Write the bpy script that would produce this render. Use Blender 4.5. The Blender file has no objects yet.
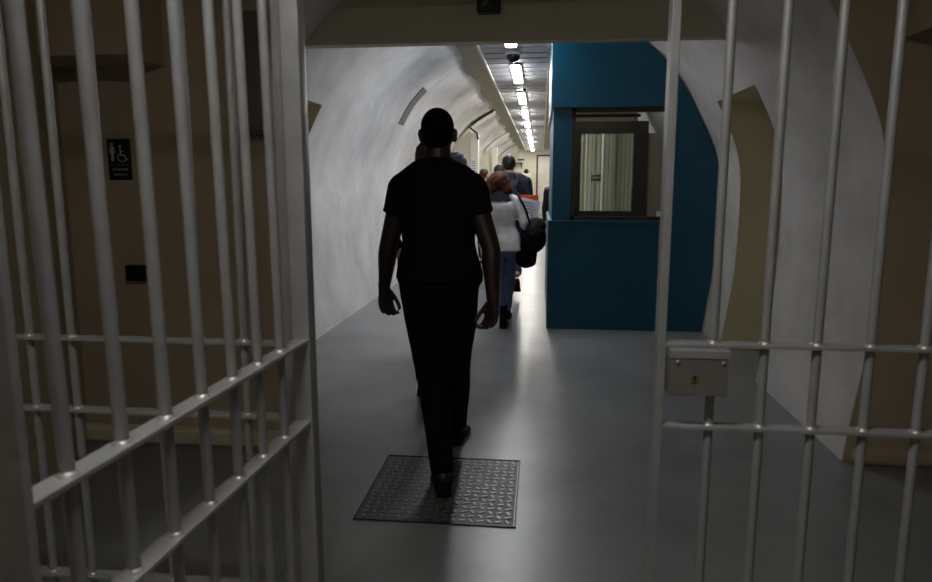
import bpy, bmesh, math, random
from mathutils import Vector, Matrix, noise
random.seed(7)
PI = math.pi
sc = bpy.context.scene
col = sc.collection
V = Vector

# ------------------------------------------------------------------ helpers
def link(o, parent=None):
    col.objects.link(o)
    if parent is not None:
        o.parent = parent
    return o

def tag(o, label=None, cat=None, group=None, kind=None):
    if label: o['label'] = label
    if cat: o['category'] = cat
    if group: o['group'] = group
    if kind: o['kind'] = kind
    return o

def thing(name, label, cat, loc=(0, 0, 0), rz=0.0, group=None):
    o = bpy.data.objects.new(name, None)
    o.empty_display_size = 0.1
    o.location = loc
    o.rotation_euler = (0, 0, rz)
    link(o)
    return tag(o, label, cat, group)

def lin(c):
    c = c / 255.0
    return c / 12.92 if c <= 0.04045 else ((c + 0.055) / 1.055) ** 2.4

def mat(name, rgb, rough=0.6, metal=0.0, var=0.10, vscale=4.0, bump=0.0, bscale=40.0,
        rvar=0.0, spec=0.5, var2=None):
    m = bpy.data.materials.new(name)
    m.use_nodes = True
    nt = m.node_tree
    N = nt.nodes
    b = N['Principled BSDF']
    base = [lin(v) for v in rgb]
    tc = N.new('ShaderNodeTexCoord')
    nz = N.new('ShaderNodeTexNoise')
    nz.inputs['Scale'].default_value = vscale
    nz.inputs['Detail'].default_value = 6
    nz.inputs['Roughness'].default_value = 0.62
    nt.links.new(tc.outputs['Object'], nz.inputs['Vector'])
    cr = N.new('ShaderNodeValToRGB')
    cr.color_ramp.elements[0].position = 0.3
    cr.color_ramp.elements[1].position = 0.7
    lo = [v * (1 - var) for v in base]
    hi = [min(1, v * (1 + var)) for v in base]
    if var2:
        lo = [lin(v) for v in var2]
    cr.color_ramp.elements[0].color = (*lo, 1)
    cr.color_ramp.elements[1].color = (*hi, 1)
    nt.links.new(nz.outputs['Fac'], cr.inputs['Fac'])
    nt.links.new(cr.outputs['Color'], b.inputs['Base Color'])
    b.inputs['Roughness'].default_value = rough
    b.inputs['Metallic'].default_value = metal
    b.inputs['Specular IOR Level'].default_value = spec
    if rvar:
        mr = N.new('ShaderNodeMapRange')
        mr.inputs['To Min'].default_value = max(0.03, rough - rvar)
        mr.inputs['To Max'].default_value = min(1, rough + rvar)
        mr.inputs['From Min'].default_value = 0.3
        mr.inputs['From Max'].default_value = 0.7
        nt.links.new(nz.outputs['Fac'], mr.inputs['Value'])
        nt.links.new(mr.outputs['Result'], b.inputs['Roughness'])
    if bump:
        n2 = N.new('ShaderNodeTexNoise')
        n2.inputs['Scale'].default_value = bscale
        n2.inputs['Detail'].default_value = 5
        nt.links.new(tc.outputs['Object'], n2.inputs['Vector'])
        bp = N.new('ShaderNodeBump')
        bp.inputs['Strength'].default_value = bump
        bp.inputs['Distance'].default_value = 0.02
        nt.links.new(n2.outputs['Fac'], bp.inputs['Height'])
        nt.links.new(bp.outputs['Normal'], b.inputs['Normal'])
    return m

def emit(name, rgb, strength):
    m = bpy.data.materials.new(name)
    m.use_nodes = True
    nt = m.node_tree
    b = nt.nodes['Principled BSDF']
    b.inputs['Base Color'].default_value = (0.8, 0.8, 0.8, 1)
    b.inputs['Emission Color'].default_value = (*rgb, 1)
    b.inputs['Emission Strength'].default_value = strength
    return m

def glass(name, tint=(1, 1, 1), refl=0.08):
    m = bpy.data.materials.new(name)
    m.use_nodes = True
    nt = m.node_tree
    N = nt.nodes
    N.remove(N['Principled BSDF'])
    out = N['Material Output']
    tr = N.new('ShaderNodeBsdfTransparent')
    tr.inputs['Color'].default_value = (*tint, 1)
    gl = N.new('ShaderNodeBsdfGlossy')
    gl.inputs['Roughness'].default_value = 0.03
    gl.inputs['Color'].default_value = (1, 1, 1, 1)
    mx = N.new('ShaderNodeMixShader')
    fr = N.new('ShaderNodeFresnel')
    fr.inputs['IOR'].default_value = 1.5
    nt.links.new(fr.outputs['Fac'], mx.inputs['Fac'])
    nt.links.new(tr.outputs['BSDF'], mx.inputs[1])
    nt.links.new(gl.outputs['BSDF'], mx.inputs[2])
    nt.links.new(mx.outputs['Shader'], out.inputs['Surface'])
    return m

M = {
 'plaster': mat('lime_plaster', (211, 208, 206), 0.75, var=0.18, vscale=1.7, bump=0.35, bscale=9, spec=0.25),
 'soffit': mat('cream_soffit', (165, 158, 136), 0.7, var=0.04, vscale=2),
 'cream': mat('cream_paint', (216, 212, 192), 0.6, var=0.05, vscale=2, bump=0.06),
 'white': mat('white_paint', (222, 220, 208), 0.5, var=0.04),
 'beige': mat('beige_paint', (214, 206, 176), 0.65, var=0.06, vscale=1.5, bump=0.08, bscale=30),
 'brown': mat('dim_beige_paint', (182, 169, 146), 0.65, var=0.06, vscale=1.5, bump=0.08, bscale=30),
 'lintel': mat('taupe_paint', (196, 190, 164), 0.6, var=0.04, vscale=2),
 'floor': mat('polished_concrete', (126, 128, 130), 0.31, var=0.24, vscale=1.3, bump=0.035, bscale=2.2, spec=0.42),
 'metal_ceiling': mat('brushed_ceiling_metal', (165, 165, 170), 0.5, 0.35, var=0.05, vscale=3),
 'gate': mat('galvanised_steel', (146, 147, 148), 0.42, 0.35, var=0.12, vscale=9, bump=0.05, bscale=60, rvar=0.08),
 'weld': mat('bright_weld', (160, 160, 158), 0.42, 0.5, var=0.1, vscale=30),
 'lock': mat('lock_steel', (118, 114, 110), 0.45, 0.4, var=0.07, vscale=20),
 'brass': mat('worn_brass', (170, 150, 95), 0.35, 0.8, var=0.1, vscale=50),
 'blackmetal': mat('black_plastic', (14, 14, 15), 0.4, var=0.05),
 'teal': mat('teal_paint', (8, 82, 110), 0.38, var=0.07, vscale=1.6, bump=0.03, bscale=60),
 'bronze': mat('dark_bronze_frame', (62, 56, 50), 0.4, 0.3, var=0.06),
 'booth_in': mat('booth_interior_paint', (150, 142, 126), 0.7, var=0.04),
 'glass': glass('window_glass', (0.82, 0.84, 0.82)),
 'dome': mat('smoked_dome', (6, 6, 8), 0.08, var=0.02),
 'plate': mat('cast_steel_cover', (74, 74, 74), 0.48, 0.35, var=0.2, vscale=14, bump=0.1, bscale=50),
 'tread': mat('worn_tread_steel', (112, 112, 110), 0.38, 0.6, var=0.22, vscale=8),
 'sign': mat('black_sign_plastic', (10, 12, 13), 0.4, var=0.03),
 'signwhite': mat('raised_white_lettering', (205, 208, 205), 0.5, var=0.03),
 'skin_dark': mat('deep_brown_skin', (42, 26, 21), 0.5, var=0.12, vscale=18, bump=0.05, bscale=90),
 'skin_light': mat('light_skin', (205, 150, 125), 0.5, var=0.06, vscale=14),
 'skin_tan': mat('tan_skin', (176, 128, 100), 0.5, var=0.06, vscale=14),
 'palm': mat('nail_pink', (150, 95, 85), 0.4, var=0.05),
 'black_cotton': mat('black_cotton', (19, 19, 20), 0.9, var=0.15, vscale=30, bump=0.25, bscale=140, spec=0.1),
 'black_twill': mat('black_twill', (14, 14, 15), 0.85, var=0.15, vscale=30, bump=0.25, bscale=140, spec=0.1),
 'black_leather': mat('black_leather', (8, 8, 8), 0.8, var=0.1, vscale=20, bump=0.1, spec=0.2),
 'hair_black': mat('close_cropped_black_hair', (7, 6, 6), 0.9, var=0.2, vscale=60, bump=0.5, bscale=260, spec=0.1),
 'hair_auburn': mat('auburn_hair', (98, 57, 43), 0.6, var=0.3, vscale=14, bump=0.5, bscale=70, var2=(26, 17, 15), spec=0.15),
 'hair_brown': mat('brown_hair', (66, 42, 28), 0.5, var=0.3, vscale=14, bump=0.5, bscale=70),
 'hair_dark': mat('dark_brown_hair', (24, 18, 16), 0.5, var=0.3, vscale=14, bump=0.5, bscale=70),
 'knit': mat('lavender_grey_knit', (150, 146, 168), 0.9, var=0.4, vscale=35, bump=0.8, bscale=50, var2=(62, 60, 76)),
 'grey_wool': mat('light_grey_jersey', (222, 222, 226), 0.9, var=0.08, vscale=12, bump=0.25, bscale=90),
 'plum': mat('plum_grey_knit', (62, 58, 72), 0.9, var=0.15, vscale=12, bump=0.3, bscale=90),
 'denim': mat('blue_denim', (88, 102, 138), 0.85, var=0.25, vscale=7, bump=0.25, bscale=120),
 'dark_denim': mat('dark_denim', (28, 34, 52), 0.85, var=0.2, vscale=7, bump=0.25, bscale=120),
 'navy': mat('navy_nylon', (30, 38, 54), 0.6, var=0.2, vscale=10, bump=0.3, bscale=60),
 'orange': mat('orange_card', (222, 84, 34), 0.6, var=0.05),
 'paper': mat('white_paper', (226, 228, 240), 0.7, var=0.02),
 'ink': mat('printed_ink', (70, 72, 90), 0.7, var=0.02),
 'tan_cloth': mat('tan_canvas', (176, 146, 118), 0.85, var=0.1, vscale=14, bump=0.2),
 'eye': mat('eye_white', (210, 205, 198), 0.2, var=0.02),
 'pupil': mat('dark_iris', (20, 14, 10), 0.15, var=0.02),
 'lip': mat('lip_tone', (110, 60, 55), 0.5, var=0.04),
 'cool_lamp': emit('cool_tube_diffuser', (0.97, 0.98, 1.0), 23.0),
 'warm_lamp': emit('neutral_tube_diffuser', (1.0, 0.965, 0.89), 22.0),
 'dim_lamp': emit('vestibule_bulkhead_diffuser', (1.0, 0.965, 0.91), 28.0),
 'booth_fill': emit('booth_fill_glow', (1.0, 0.95, 0.85), 11.0),  # glow of the added fill light inside the booth
}

class MB:
    """collects shapes into one mesh"""
    def __init__(s): s.bm = bmesh.new()
    def box(s, a, b, bev=0.0):
        r = bmesh.ops.create_cube(s.bm, size=1)
        c = (V(a) + V(b)) / 2; d = V(b) - V(a)
        for v in r['verts']:
            v.co = V((v.co.x * d.x + c.x, v.co.y * d.y + c.y, v.co.z * d.z + c.z))
        if bev:
            es = list({e for v in r['verts'] for e in v.link_edges})
            bmesh.ops.bevel(s.bm, geom=es, offset=bev, segments=2, affect='EDGES', profile=0.5)
        return s
    def prism(s, pts, off):
        off = V(off)
        a = [s.bm.verts.new(V(p)) for p in pts]
        b = [s.bm.verts.new(V(p) + off) for p in pts]
        s.bm.faces.new(a); s.bm.faces.new(b[::-1])
        n = len(pts)
        for i in range(n):
            s.bm.faces.new((a[i], b[i], b[(i + 1) % n], a[(i + 1) % n]))
        bmesh.ops.recalc_face_normals(s.bm, faces=s.bm.faces)
        return s
    def tube(s, pts, r, n=12, side=None, cap=True):
        pts = [V(p) for p in pts]
        rs = r if isinstance(r, (list, tuple)) else [r] * len(pts)
        rings = []
        for i, p in enumerate(pts):
            t = (pts[min(i + 1, len(pts) - 1)] - pts[max(i - 1, 0)]).normalized()
            sd = V(side) if side is not None else (V((1, 0, 0)) if abs(t.x) < 0.8 else V((0, 1, 0)))
            sd = (sd - t * sd.dot(t)).normalized()
            up = t.cross(sd)
            ab = rs[i] if isinstance(rs[i], (list, tuple)) else (rs[i], rs[i])
            rings.append([s.bm.verts.new(p + sd * ab[0] * math.cos(2 * PI * k / n) + up * ab[1] * math.sin(2 * PI * k / n)) for k in range(n)])
        for a, b in zip(rings, rings[1:]):
            for k in range(n):
                s.bm.faces.new((a[k], a[(k + 1) % n], b[(k + 1) % n], b[k]))
        if cap:
            s.bm.faces.new(rings[0][::-1]); s.bm.faces.new(rings[-1])
        return s
    def ell(s, c, r, rot=None, seg=20, ring=14):
        q = bmesh.ops.create_uvsphere(s.bm, u_segments=seg, v_segments=ring, radius=1)
        for v in q['verts']:
            p = V((v.co.x * r[0], v.co.y * r[1], v.co.z * r[2]))
            if rot is not None: p = rot @ p
            v.co = p + V(c)
        return s
    def disc(s, c, r, n=(0, -1, 0), d=0.002, seg=20):
        n = V(n).normalized()
        s.tube([V(c), V(c) + n * d], r, n=seg)
        return s
    def build(s, name, m, parent=None, smooth=False, loc=None):
        me = bpy.data.meshes.new(name)
        s.bm.normal_update()
        s.bm.to_mesh(me); s.bm.free()
        me.materials.append(m if not isinstance(m, str) else M[m])
        if smooth:
            for p in me.polygons: p.use_smooth = True
            try: me.set_sharp_from_angle(angle=math.radians(40))
            except Exception: pass
        o = bpy.data.objects.new(name, me)
        link(o, parent)
        if loc is not None: o.location = loc
        return o

def struct(o): o['kind'] = 'structure'; return o

# ------------------------------------------------------------------ tunnel shell
XC = -0.24
PR = [(0, 1.9), (.27, 1.93), (.72, 1.985), (1.27, 1.995), (1.645, 1.975), (1.9, 1.9), (2.2, 1.752), (2.48, 1.592),
      (2.67, 1.443), (2.85, 1.238), (2.99, 1.0), (3.12, .74), (3.22, .42), (3.27, 0)]
def prof(n=6):
    """smooth profile samples (z, half) through PR"""
    out = []
    P = PR
    for i in range(len(P) - 1):
        p0 = P[max(i - 1, 0)]; p1 = P[i]; p2 = P[i + 1]; p3 = P[min(i + 2, len(P) - 1)]
        for k in range(n):
            t = k / n
            f = lambda a, b, c, d: 0.5 * ((2 * b) + (-a + c) * t + (2 * a - 5 * b + 4 * c - d) * t * t + (-a + 3 * b - 3 * c + d) * t ** 3)
            out.append((f(p0[0], p1[0], p2[0], p3[0]), f(p0[1], p1[1], p2[1], p3[1])))
    out.append(P[-1])
    return out
PF = prof()
def half(z):
    for (z0, h0), (z1, h1) in zip(PF, PF[1:]):
        if z <= z1: return h0 + (h1 - h0) * (z - z0) / max(1e-6, z1 - z0)
    return 0.0
Y0, Y1 = 3.735, 34.0
AL = {-1: (5.05, 6.19, 2.2), 1: (5.25, 6.3, 2.2)}
def ripple(y, z):
    k = max(0, min(1, (y - 7.2) / 1.6)) * max(0, min(1, (z - 1.7) / 0.9))
    return 0.032 * k * (0.5 + 0.5 * math.cos(2 * PI * (y - 7.3) / 2.8))
ys = sorted(set([Y0] + [round(3.8 + .1 * i, 3) for i in range(1, 62)] + [round(10 + .2 * i, 3) for i in range(0, 121)] + [Y1] + [5.05, 5.25, 6.19, 6.3]))
ys = [y for y in ys if Y0 <= y <= Y1]
def shell_pt(side, i, y):
    z, h = PF[i]
    r = ripple(y, z)
    dz = r * max(0, min(1, (z - 2.0) / 1.2))
    return V((XC + side * (h + r * (1 if h > .3 else h / .3)), y, z + dz))
def shell(i0, i1, side, name, m='plaster'):
    bm = bmesh.new()
    g = [[bm.verts.new(shell_pt(side, i, y)) for i in range(i0, i1 + 1)] for y in ys]
    a0, a1, az = AL[side]
    for j in range(len(ys) - 1):
        for i in range(i1 - i0):
            zc = (PF[i0 + i][0] + PF[i0 + i + 1][0]) / 2
            yc = (ys[j] + ys[j + 1]) / 2
            if a0 < yc < a1 and zc < az: continue
            f = (g[j][i], g[j + 1][i], g[j + 1][i + 1], g[j][i + 1])
            bm.faces.new(f if side < 0 else f[::-1])
    bmesh.ops.delete(bm, geom=[v for v in bm.verts if not v.link_faces], context='VERTS')
    me = bpy.data.meshes.new(name); bm.to_mesh(me); bm.free()
    me.materials.append(M[m])
    for p in me.polygons: p.use_smooth = True
    return struct(link(bpy.data.objects.new(name, me)))
I22 = 6 * 6       # profile index at z = 2.2
shell(0, I22, -1, 'wall_left')
shell(0, I22, 1, 'wall_right')
# the vault crown is the ceiling (both halves in one mesh)
bm = bmesh.new()
idx = [(-1, i) for i in range(I22, len(PF))] + [(1, i) for i in range(len(PF) - 2, I22 - 1, -1)]
g = [[bm.verts.new(shell_pt(s_, i, y)) for s_, i in idx] for y in ys]
for j in range(len(ys) - 1):
    for i in range(len(idx) - 1):
        bm.faces.new((g[j][i], g[j + 1][i], g[j + 1][i + 1], g[j][i + 1]))
me = bpy.data.meshes.new('ceiling'); bm.to_mesh(me); bm.free(); me.materials.append(M['plaster'])
for p in me.polygons: p.use_smooth = True
struct(link(bpy.data.objects.new('ceiling', me)))
# alcoves cut into both side walls: reveals and back
for side, nm in ((-1, 'left'), (1, 'right')):
    a0, a1, az = AL[side]
    b = MB()
    xo = XC + side * 2.75
    def jamb(y, t):
        pts = [(XC + side * h, y, z) for z, h in PF if z <= az + .001] + [(xo, y, az), (xo, y, 0)]
        b.prism(pts, (0, t, 0))
    jamb(a0, -0.02); jamb(a1, 0.02)
    xs = XC + side * (half(2.2) - 0.0)
    b.prism([(xs, a0, az), (xs, a1, az), (xo, a1, az), (xo, a0, az)], (0, 0, 0.02))
    b.prism([(xo, a0, 0), (xo, a1, 0), (xo, a1, az), (xo, a0, az)], (side * 0.03, 0, 0))
    struct(b.build('wall_%s_alcove' % nm, 'beige'))
# floor
b = MB(); b.box((-4, -2.5, -0.1), (4, 34.2, 0)); struct(b.build('floor', 'floor'))
# end wall with its service door
b = MB(); b.box((-2.6, 34, 0), (2.2, 34.2, 3.6)); struct(b.build('wall_end', 'cream'))
b = MB(); b.box((-.24, 33.93, 0), (-.16, 34, 2.86)); b.box((1.2, 33.93, 0), (1.28, 34, 2.86)); b.box((-.24, 33.93, 2.78), (1.28, 34, 2.86))
dr = struct(b.build('door_1', 'bronze'))
b = MB(); b.box((-.16, 33.96, 0.01), (1.2, 33.99, 2.78)); b.build('door_leaf', 'white', dr)
b = MB(); b.tube([(1.0, 33.92, 1.1), (1.12, 33.92, 1.1)], .02); b.build('door_handle', 'bronze', dr)
# far stretch: transverse buttress walls ending in white pilasters
n = 1
for sx, x, lst in ((-1, -1.57, (15.4, 22.0, 28.6)), (1, 1.09, (10.6, 14.6, 18.8, 25.0))):
    for y in lst:
        b = MB()
        b.box((min(x, x - sx * .16), y, 0), (max(x, x - sx * .16), y + .32, 2.6))
        zs_ = [(z, h) for z, h in PF if z <= 2.72]
        w_ = MB().prism([(XC + sx * (h + .02), y + .06, z) for z, h in zs_] + [(x, y + .06, 2.72), (x, y + .06, 0)], (0, .2, 0))
        struct(w_.build('wall_buttress_%d' % n, 'cream'))
        # curved upper part of the rib following the vault
        pts = [V((XC + sx * (half(z) - .05), y + .16, z)) for z in (2.5, 2.6, 2.7, 2.8, 2.9, 3.0, 3.07)]
        b.tube(pts, [(.06, .16)] * len(pts), n=8, side=(1, 0, 0))
        struct(b.build('trim_%d' % n, 'white')); n += 1
# longitudinal soffits and metal ceiling panels
struct(MB().box((-1.25, 5.5, 3.1), (-.745, 33.5, 3.13)).build('trim_soffit_left', 'soffit'))
struct(MB().box((.075, 5.5, 3.1), (.75, 33.5, 3.13)).build('trim_soffit_right', 'soffit'))
struct(MB().box((-.765, 5.5, 3.04), (-.74, 33.5, 3.12)).box((.065, 5.5, 3.04), (.09, 33.5, 3.12)).build('trim_panel_edges', 'white'))
root = thing('ceiling_panel', 'long ribbed metal ceiling panel run along the crown of the vault', 'ceiling panel', (-.34, 5.5, 3.06))
root_i = 0
y = 5.52
while y < 32.2:
    b = MB()
    yy = y
    while yy < y + 1.3:
        b.box((-.4, yy - 5.5, 0), (.4, yy - 5.5 + .29, .022), .009)
        yy += .35
    b.build('panel_section', 'metal_ceiling', root)
    MB().box((-.4, y - 5.5, .021), (.4, y - 5.5 + 1.4, .03)).build('backing', 'metal_ceiling', root)
    y += 1.4
# lintel across the vault
def vault_poly(z0, y, x0=None, extra=0.03, x1=None):
    zs = [z0] + [z for z, h in PF if z > z0 + .01]
    pts = []
    for z in zs:
        pts.append((XC - (half(z) + extra), y, z))
    for z in zs[::-1][1:]:
        pts.append((XC + (half(z) + extra), y, z))
    return pts
struct(MB().prism(vault_poly(2.525, 5.2), (0, .12, 0)).build('trim_lintel', 'lintel'))

# ------------------------------------------------------------------ vestibule in front of the tunnel
def facade():
    # wall facing the camera with the tunnel mouth cut out
    for side, xo, xi_cut, nm in ((1, 3.3, None, 'right'), (-1, -2.68, -1.44, 'left')):
        b = MB()
        zt = 2.75
        if side > 0:
            pts = [(XC + side * h, 3.735, z) for z, h in PF if z <= zt] + [(XC + side * half(zt), 3.735, zt), (xo, 3.735, zt), (xo, 3.735, 0)]
            b.prism(pts, (0, -.012, 0))
        else:
            b.box((xo, 3.60, 0), (xi_cut, 3.735, zt))
        struct(b.build('wall_front_' + nm, 'brown'))
facade()
struct(MB().box((-1.46, 3.61, 2.75), (3.3, 3.735, 3.4)).build('wall_front_top', 'brown'))
# rounded low curb along the facade
b = MB(); b.box((1.69, 3.66, 0), (3.3, 3.74, .10), .03); struct(b.build('baseboard_right', 'brown'))
b = MB(); b.box((-2.66, 3.545, 0), (-1.44, 3.61, .10), .02); struct(b.build('baseboard_left', 'beige'))
# slanted left side wall, right side wall, vestibule ceiling, back
b = MB(); b.prism([(-2.66, 3.62, 0), (-2.36, 3.0, 0), (-2.03, 2.35, 0), (-1.9, 1.4, 0), (-1.9, -2.5, 0), (-2.0, -2.5, 0), (-2.0, 1.4, 0), (-2.13, 2.35, 0), (-2.46, 3.0, 0), (-2.76, 3.62, 0)], (0, 0, 2.75))
struct(b.build('wall_side_left', 'brown'))
struct(MB().box((3.3, -2.5, 0), (3.4, 3.74, 2.75)).build('wall_side_right', 'brown'))
struct(MB().box((-2.6, -2.6, 0), (3.4, -2.5, 2.75)).build('wall_back', 'brown'))
struct(MB().box((-2.8, -2.6, 2.75), (3.4, 3.735, 2.85)).build('ceiling_vestibule', 'brown'))
# low bulkheads seen through the bars
struct(MB().box((-2.62, 3.25, 2.12), (-2.02, 3.6, 2.75)).build('trim_bulkhead_left', 'brown'))
b = MB(); b.prism([(1.75, 3.72, 2.2), (3.3, 3.72, 2.75), (1.75, 3.72, 2.75)], (0, -.5, 0)); struct(b.build('trim_bulkhead_right', 'brown'))
# dim lamp of the vestibule
t = thing('bulkhead_lamp', 'small bulkhead lamp fixed to the low vestibule ceiling', 'ceiling lamp', (-.35, .55, 2.75))
MB().box((-.32, -.1, -.05), (.32, .1, 0), .01).build('housing', 'white', t)
MB().box((-.29, -.08, -.075), (.29, .08, -.05), .01).build('diffuser', 'dim_lamp', t)

# ------------------------------------------------------------------ ceiling lamps
k = 0
LAMPY = [6.5 + 2.8 * i for i in range(10)]
PLACE = ['nearest to the barred doorway, cut off by the beam', 'just past the dome camera', 'third along the ceiling run', 'fourth along the ceiling run',
         'fifth along the ceiling run', 'sixth along the ceiling run', 'seventh along the ceiling run', 'third from the far end', 'second from the far end', 'added at the far end to brighten the end wall']  # last lamp of the run is an addition that brightens the end wall
for i, y in enumerate(LAMPY):
    t = thing('tube_lamp', 'bright linear tube lamp, ' + PLACE[i], 'ceiling lamp', (-.36 - .006 * i, y, 3.06), 0, 'tube lamps along the tunnel ceiling')
    MB().box((-.08, 0, -.03), (.08, 1.5, 0), .006).build('housing', 'lock', t)
    b = MB(); b.box((-.06, .03, -.060), (.06, 1.47, -.03), .01)
    b.build('diffuser', 'cool_lamp' if i < 2 else 'warm_lamp', t)
    MB().box((-.05, 1.5, -.04), (.05, 1.66, -.01), .008).build('connector', 'lock', t)
# one more lamp hidden behind the beam, in the same run
# dome camera
t = thing('dome_camera', 'white dome security camera with black lens between two ceiling lamps', 'security camera', (-.36, 8.55, 3.06))
MB().tube([(0, 0, 0), (0, 0, -.04)], .10, n=28).build('mount_ring', 'white', t, True)
MB().ell((0, 0, -.055), (.085, .085, .07)).build('dome', 'dome', t, True)
t = thing('bullet_camera', 'small white camera hanging between far ceiling lamps', 'security camera', (-.28, 11.2, 3.06))
MB().tube([(0, 0, 0), (0, 0, -.08)], .015).build('stem', 'white', t)
MB().tube([(0, -.09, -.11), (0, .07, -.08)], .035, n=16).build('body', 'white', t, True)
MB().tube([(0, -.095, -.111), (0, -.088, -.11)], .026, n=16).build('lens', 'dome', t, True)
t = thing('hanging_sensor', 'small dark sensor hanging on thin rod before the end wall', 'sensor', (-.98, 33.3, 3.1))
MB().tube([(0, 0, 0), (0, 0, -.46)], .012).build('rod', 'white', t)
MB().box((-.16, -.08, -.54), (.16, .08, -.46), .01).build('head', 'blackmetal', t)
# device on the lintel
t = thing('motion_sensor', 'small dark sensor box mounted on the face of the beam', 'sensor', (-.395, 5.2, 2.71))
MB().box((-.085, -.1, 0), (.085, 0, .17), .012).build('housing', 'blackmetal', t)
MB().prism([(-.05, -.101, .03), (0.0, -.101, .06), (.02, -.101, .16), (-.02, -.101, .16)], (0, -.004, 0)).build('lens', 'lock', t)

# ventilation slot on the vault
b = MB()
def vslab(y0, y1, z0, z1, side, off0, off1, b):
    zs = [z0 + (z1 - z0) * i / 12 for i in range(13)]
    for a, c in zip(zs, zs[1:]):
        def pt(z, y, off):
            r = ripple(y, z)
            h = half(z) + r
            return V((XC + side * (h - off), y, z - off * .6))
        v = [pt(a, y0, off0), pt(a, y1, off0), pt(c, y1, off0), pt(c, y0, off0)]
        w = [pt(a, y0, off1), pt(a, y1, off1), pt(c, y1, off1), pt(c, y0, off1)]
        vs = [b.bm.verts.new(q) for q in v + w]
        for f in ((0, 1, 2, 3), (7, 6, 5, 4), (0, 4, 5, 1), (1, 5, 6, 2), (2, 6, 7, 3), (3, 7, 4, 0)):
            b.bm.faces.new([vs[i] for i in f])
    return b
b = vslab(9.35, 9.72, 2.30, 2.77, -1, -.03, .006, MB())
o = b.build('ventilation_cover', 'lock'); tag(o, 'narrow grey curved cover plate high on the left vault', 'vent cover')

# cable along the rib and posters
pts = [V((XC - (half(z) - .04) , 15.35, z)) for z in (2.72, 2.8, 2.87, 2.94, 3.0, 3.06)]
o = MB().tube([(-1.40, 15.33, 2.45), (-1.42, 15.33, 2.58)] + pts, .022, n=8).build('cable', 'blackmetal', None, True)
tag(o, 'black cable curving over the vault down to the white pilaster', 'cable')
for (x0, x1, z0, z1, nm) in ((-1.56, -1.44, 1.72, 2.05, 'upper'), (-1.54, -1.42, 1.30, 1.62, 'lower')):
    t = thing('notice_sheet', 'small white notice sheet on the first pilaster, %s of the two' % nm, 'notice', ((x0 + x1) / 2, 15.395, z0), 0, 'notices on the pilaster')
    w = x1 - x0
    MB().box((-w / 2, -.006, 0), (w / 2, 0, z1 - z0)).build('sheet', 'paper', t)
    b = MB()
    for q in range(5): b.box((-w / 2 + .015, -.008, .05 + q * .05), (w / 2 - .02 - .01 * (q % 2), -.006, .065 + q * .05))
    b.build('print', 'ink', t)
# end wall items
t = thing('tall_cabinet', 'tall narrow white cabinet with black knob against the end wall', 'cabinet', (-.72, 33.7, 0))
MB().box((-.22, -.2, 0), (.22, .28, 1.95), .01).build('body', 'white', t)
MB().box((-.2, -.22, .05), (.2, -.2, 1.9)).build('door', 'white', t)
MB().ell((0, -.05, 2.06), (.12, .12, .12)).build('knob', 'blackmetal', t, True)
t = thing('wall_shelf', 'short grey shelf on the end wall beyond the bald man', 'shelf', (-1.25, 33.99, 2.45))
MB().box((-.35, -.3, 0), (.35, 0, .05)).build('board', 'lock', t)
for sx in (-.28, .28): MB().prism([(sx, 0, 0), (sx, -.25, 0), (sx, 0, -.25)], (.03, 0, 0)).build('bracket', 'lock', t)
t = thing('cable_tray', 'grey wire cable tray along the wall beyond the booth', 'cable tray', (1.09, 10.95, 1.52))
for z in (0, .07, .14): MB().tube([(-.06, 0, z), (-.06, 3.4, z)], .012, n=8).build('wire', 'lock', t)
for q in range(6): MB().box((-.075, q * .66, -.01), (0, q * .66 + .03, .15)).build('bracket', 'lock', t)

# ------------------------------------------------------------------ teal control booth
BY = 7.0
bt = thing('control_booth', 'teal control booth built against the right side of the vault', 'booth', (0.08, BY, 0))
def bpoly(z0, z1, x0, y, d, b=None, extra=-0.012):
    zs = [z0] + [z for z, h in PF if z0 + .01 < z < z1 - .01] + [z1]
    pts = [(x0, y, z0)] + [(XC + half(z) + extra, y, z) for z in zs] + [(x0, y, z1)]
    pts = [(p[0] - .08, p[1] - BY, p[2]) for p in pts]
    return (b or MB()).prism(pts, (0, d, 0))
bx = lambda a, c, bev=0.0, b=None: (b or MB()).box((a[0] - .08, a[1] - BY, a[2]), (c[0] - .08, c[1] - BY, c[2]), bev)
bpoly(0.0, 1.10, .08, BY, .08).build('lower_panel', 'teal', bt)
bpoly(2.24, 3.04, .09, BY, .08).build('upper_fascia', 'teal', bt)
bpoly(1.10, 2.24, 1.30, BY, .08).build('side_panel', 'teal', bt)
bx((.115, BY + .05, 1.10), (.30, BY + .14, 2.24)).build('corner_post', 'teal', bt)
bx((.075, BY - .015, 1.10), (1.31, BY + .12, 1.125), .004).build('sill', 'teal', bt)
bx((.08, BY + .08, 0), (.13, 9.8, 1.10)).build('side_wall_lower', 'teal', bt)
bx((.115, BY + .14, 1.10), (.15, 9.8, 2.24)).build('side_wall_middle', 'teal', bt)
bx((.09, BY + .08, 2.24), (.13, 9.8, 3.04)).build('side_wall_upper', 'teal', bt)
# front window
f = bx((.30, BY + .05, 1.125), (.335, BY + .12, 2.24)); bx((1.265, BY + .05, 1.125), (1.30, BY + .12, 2.24), 0, f)
bx((.30, BY + .05, 2.195), (1.30, BY + .12, 2.24), 0, f); bx((.30, BY + .05, 1.125), (1.30, BY + .12, 1.165), 0, f)
fw = f.build('window_frame', 'bronze', bt)
bx((.335, BY + .085, 1.165), (1.265, BY + .091, 2.195)).build('pane', 'glass', fw)
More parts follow.
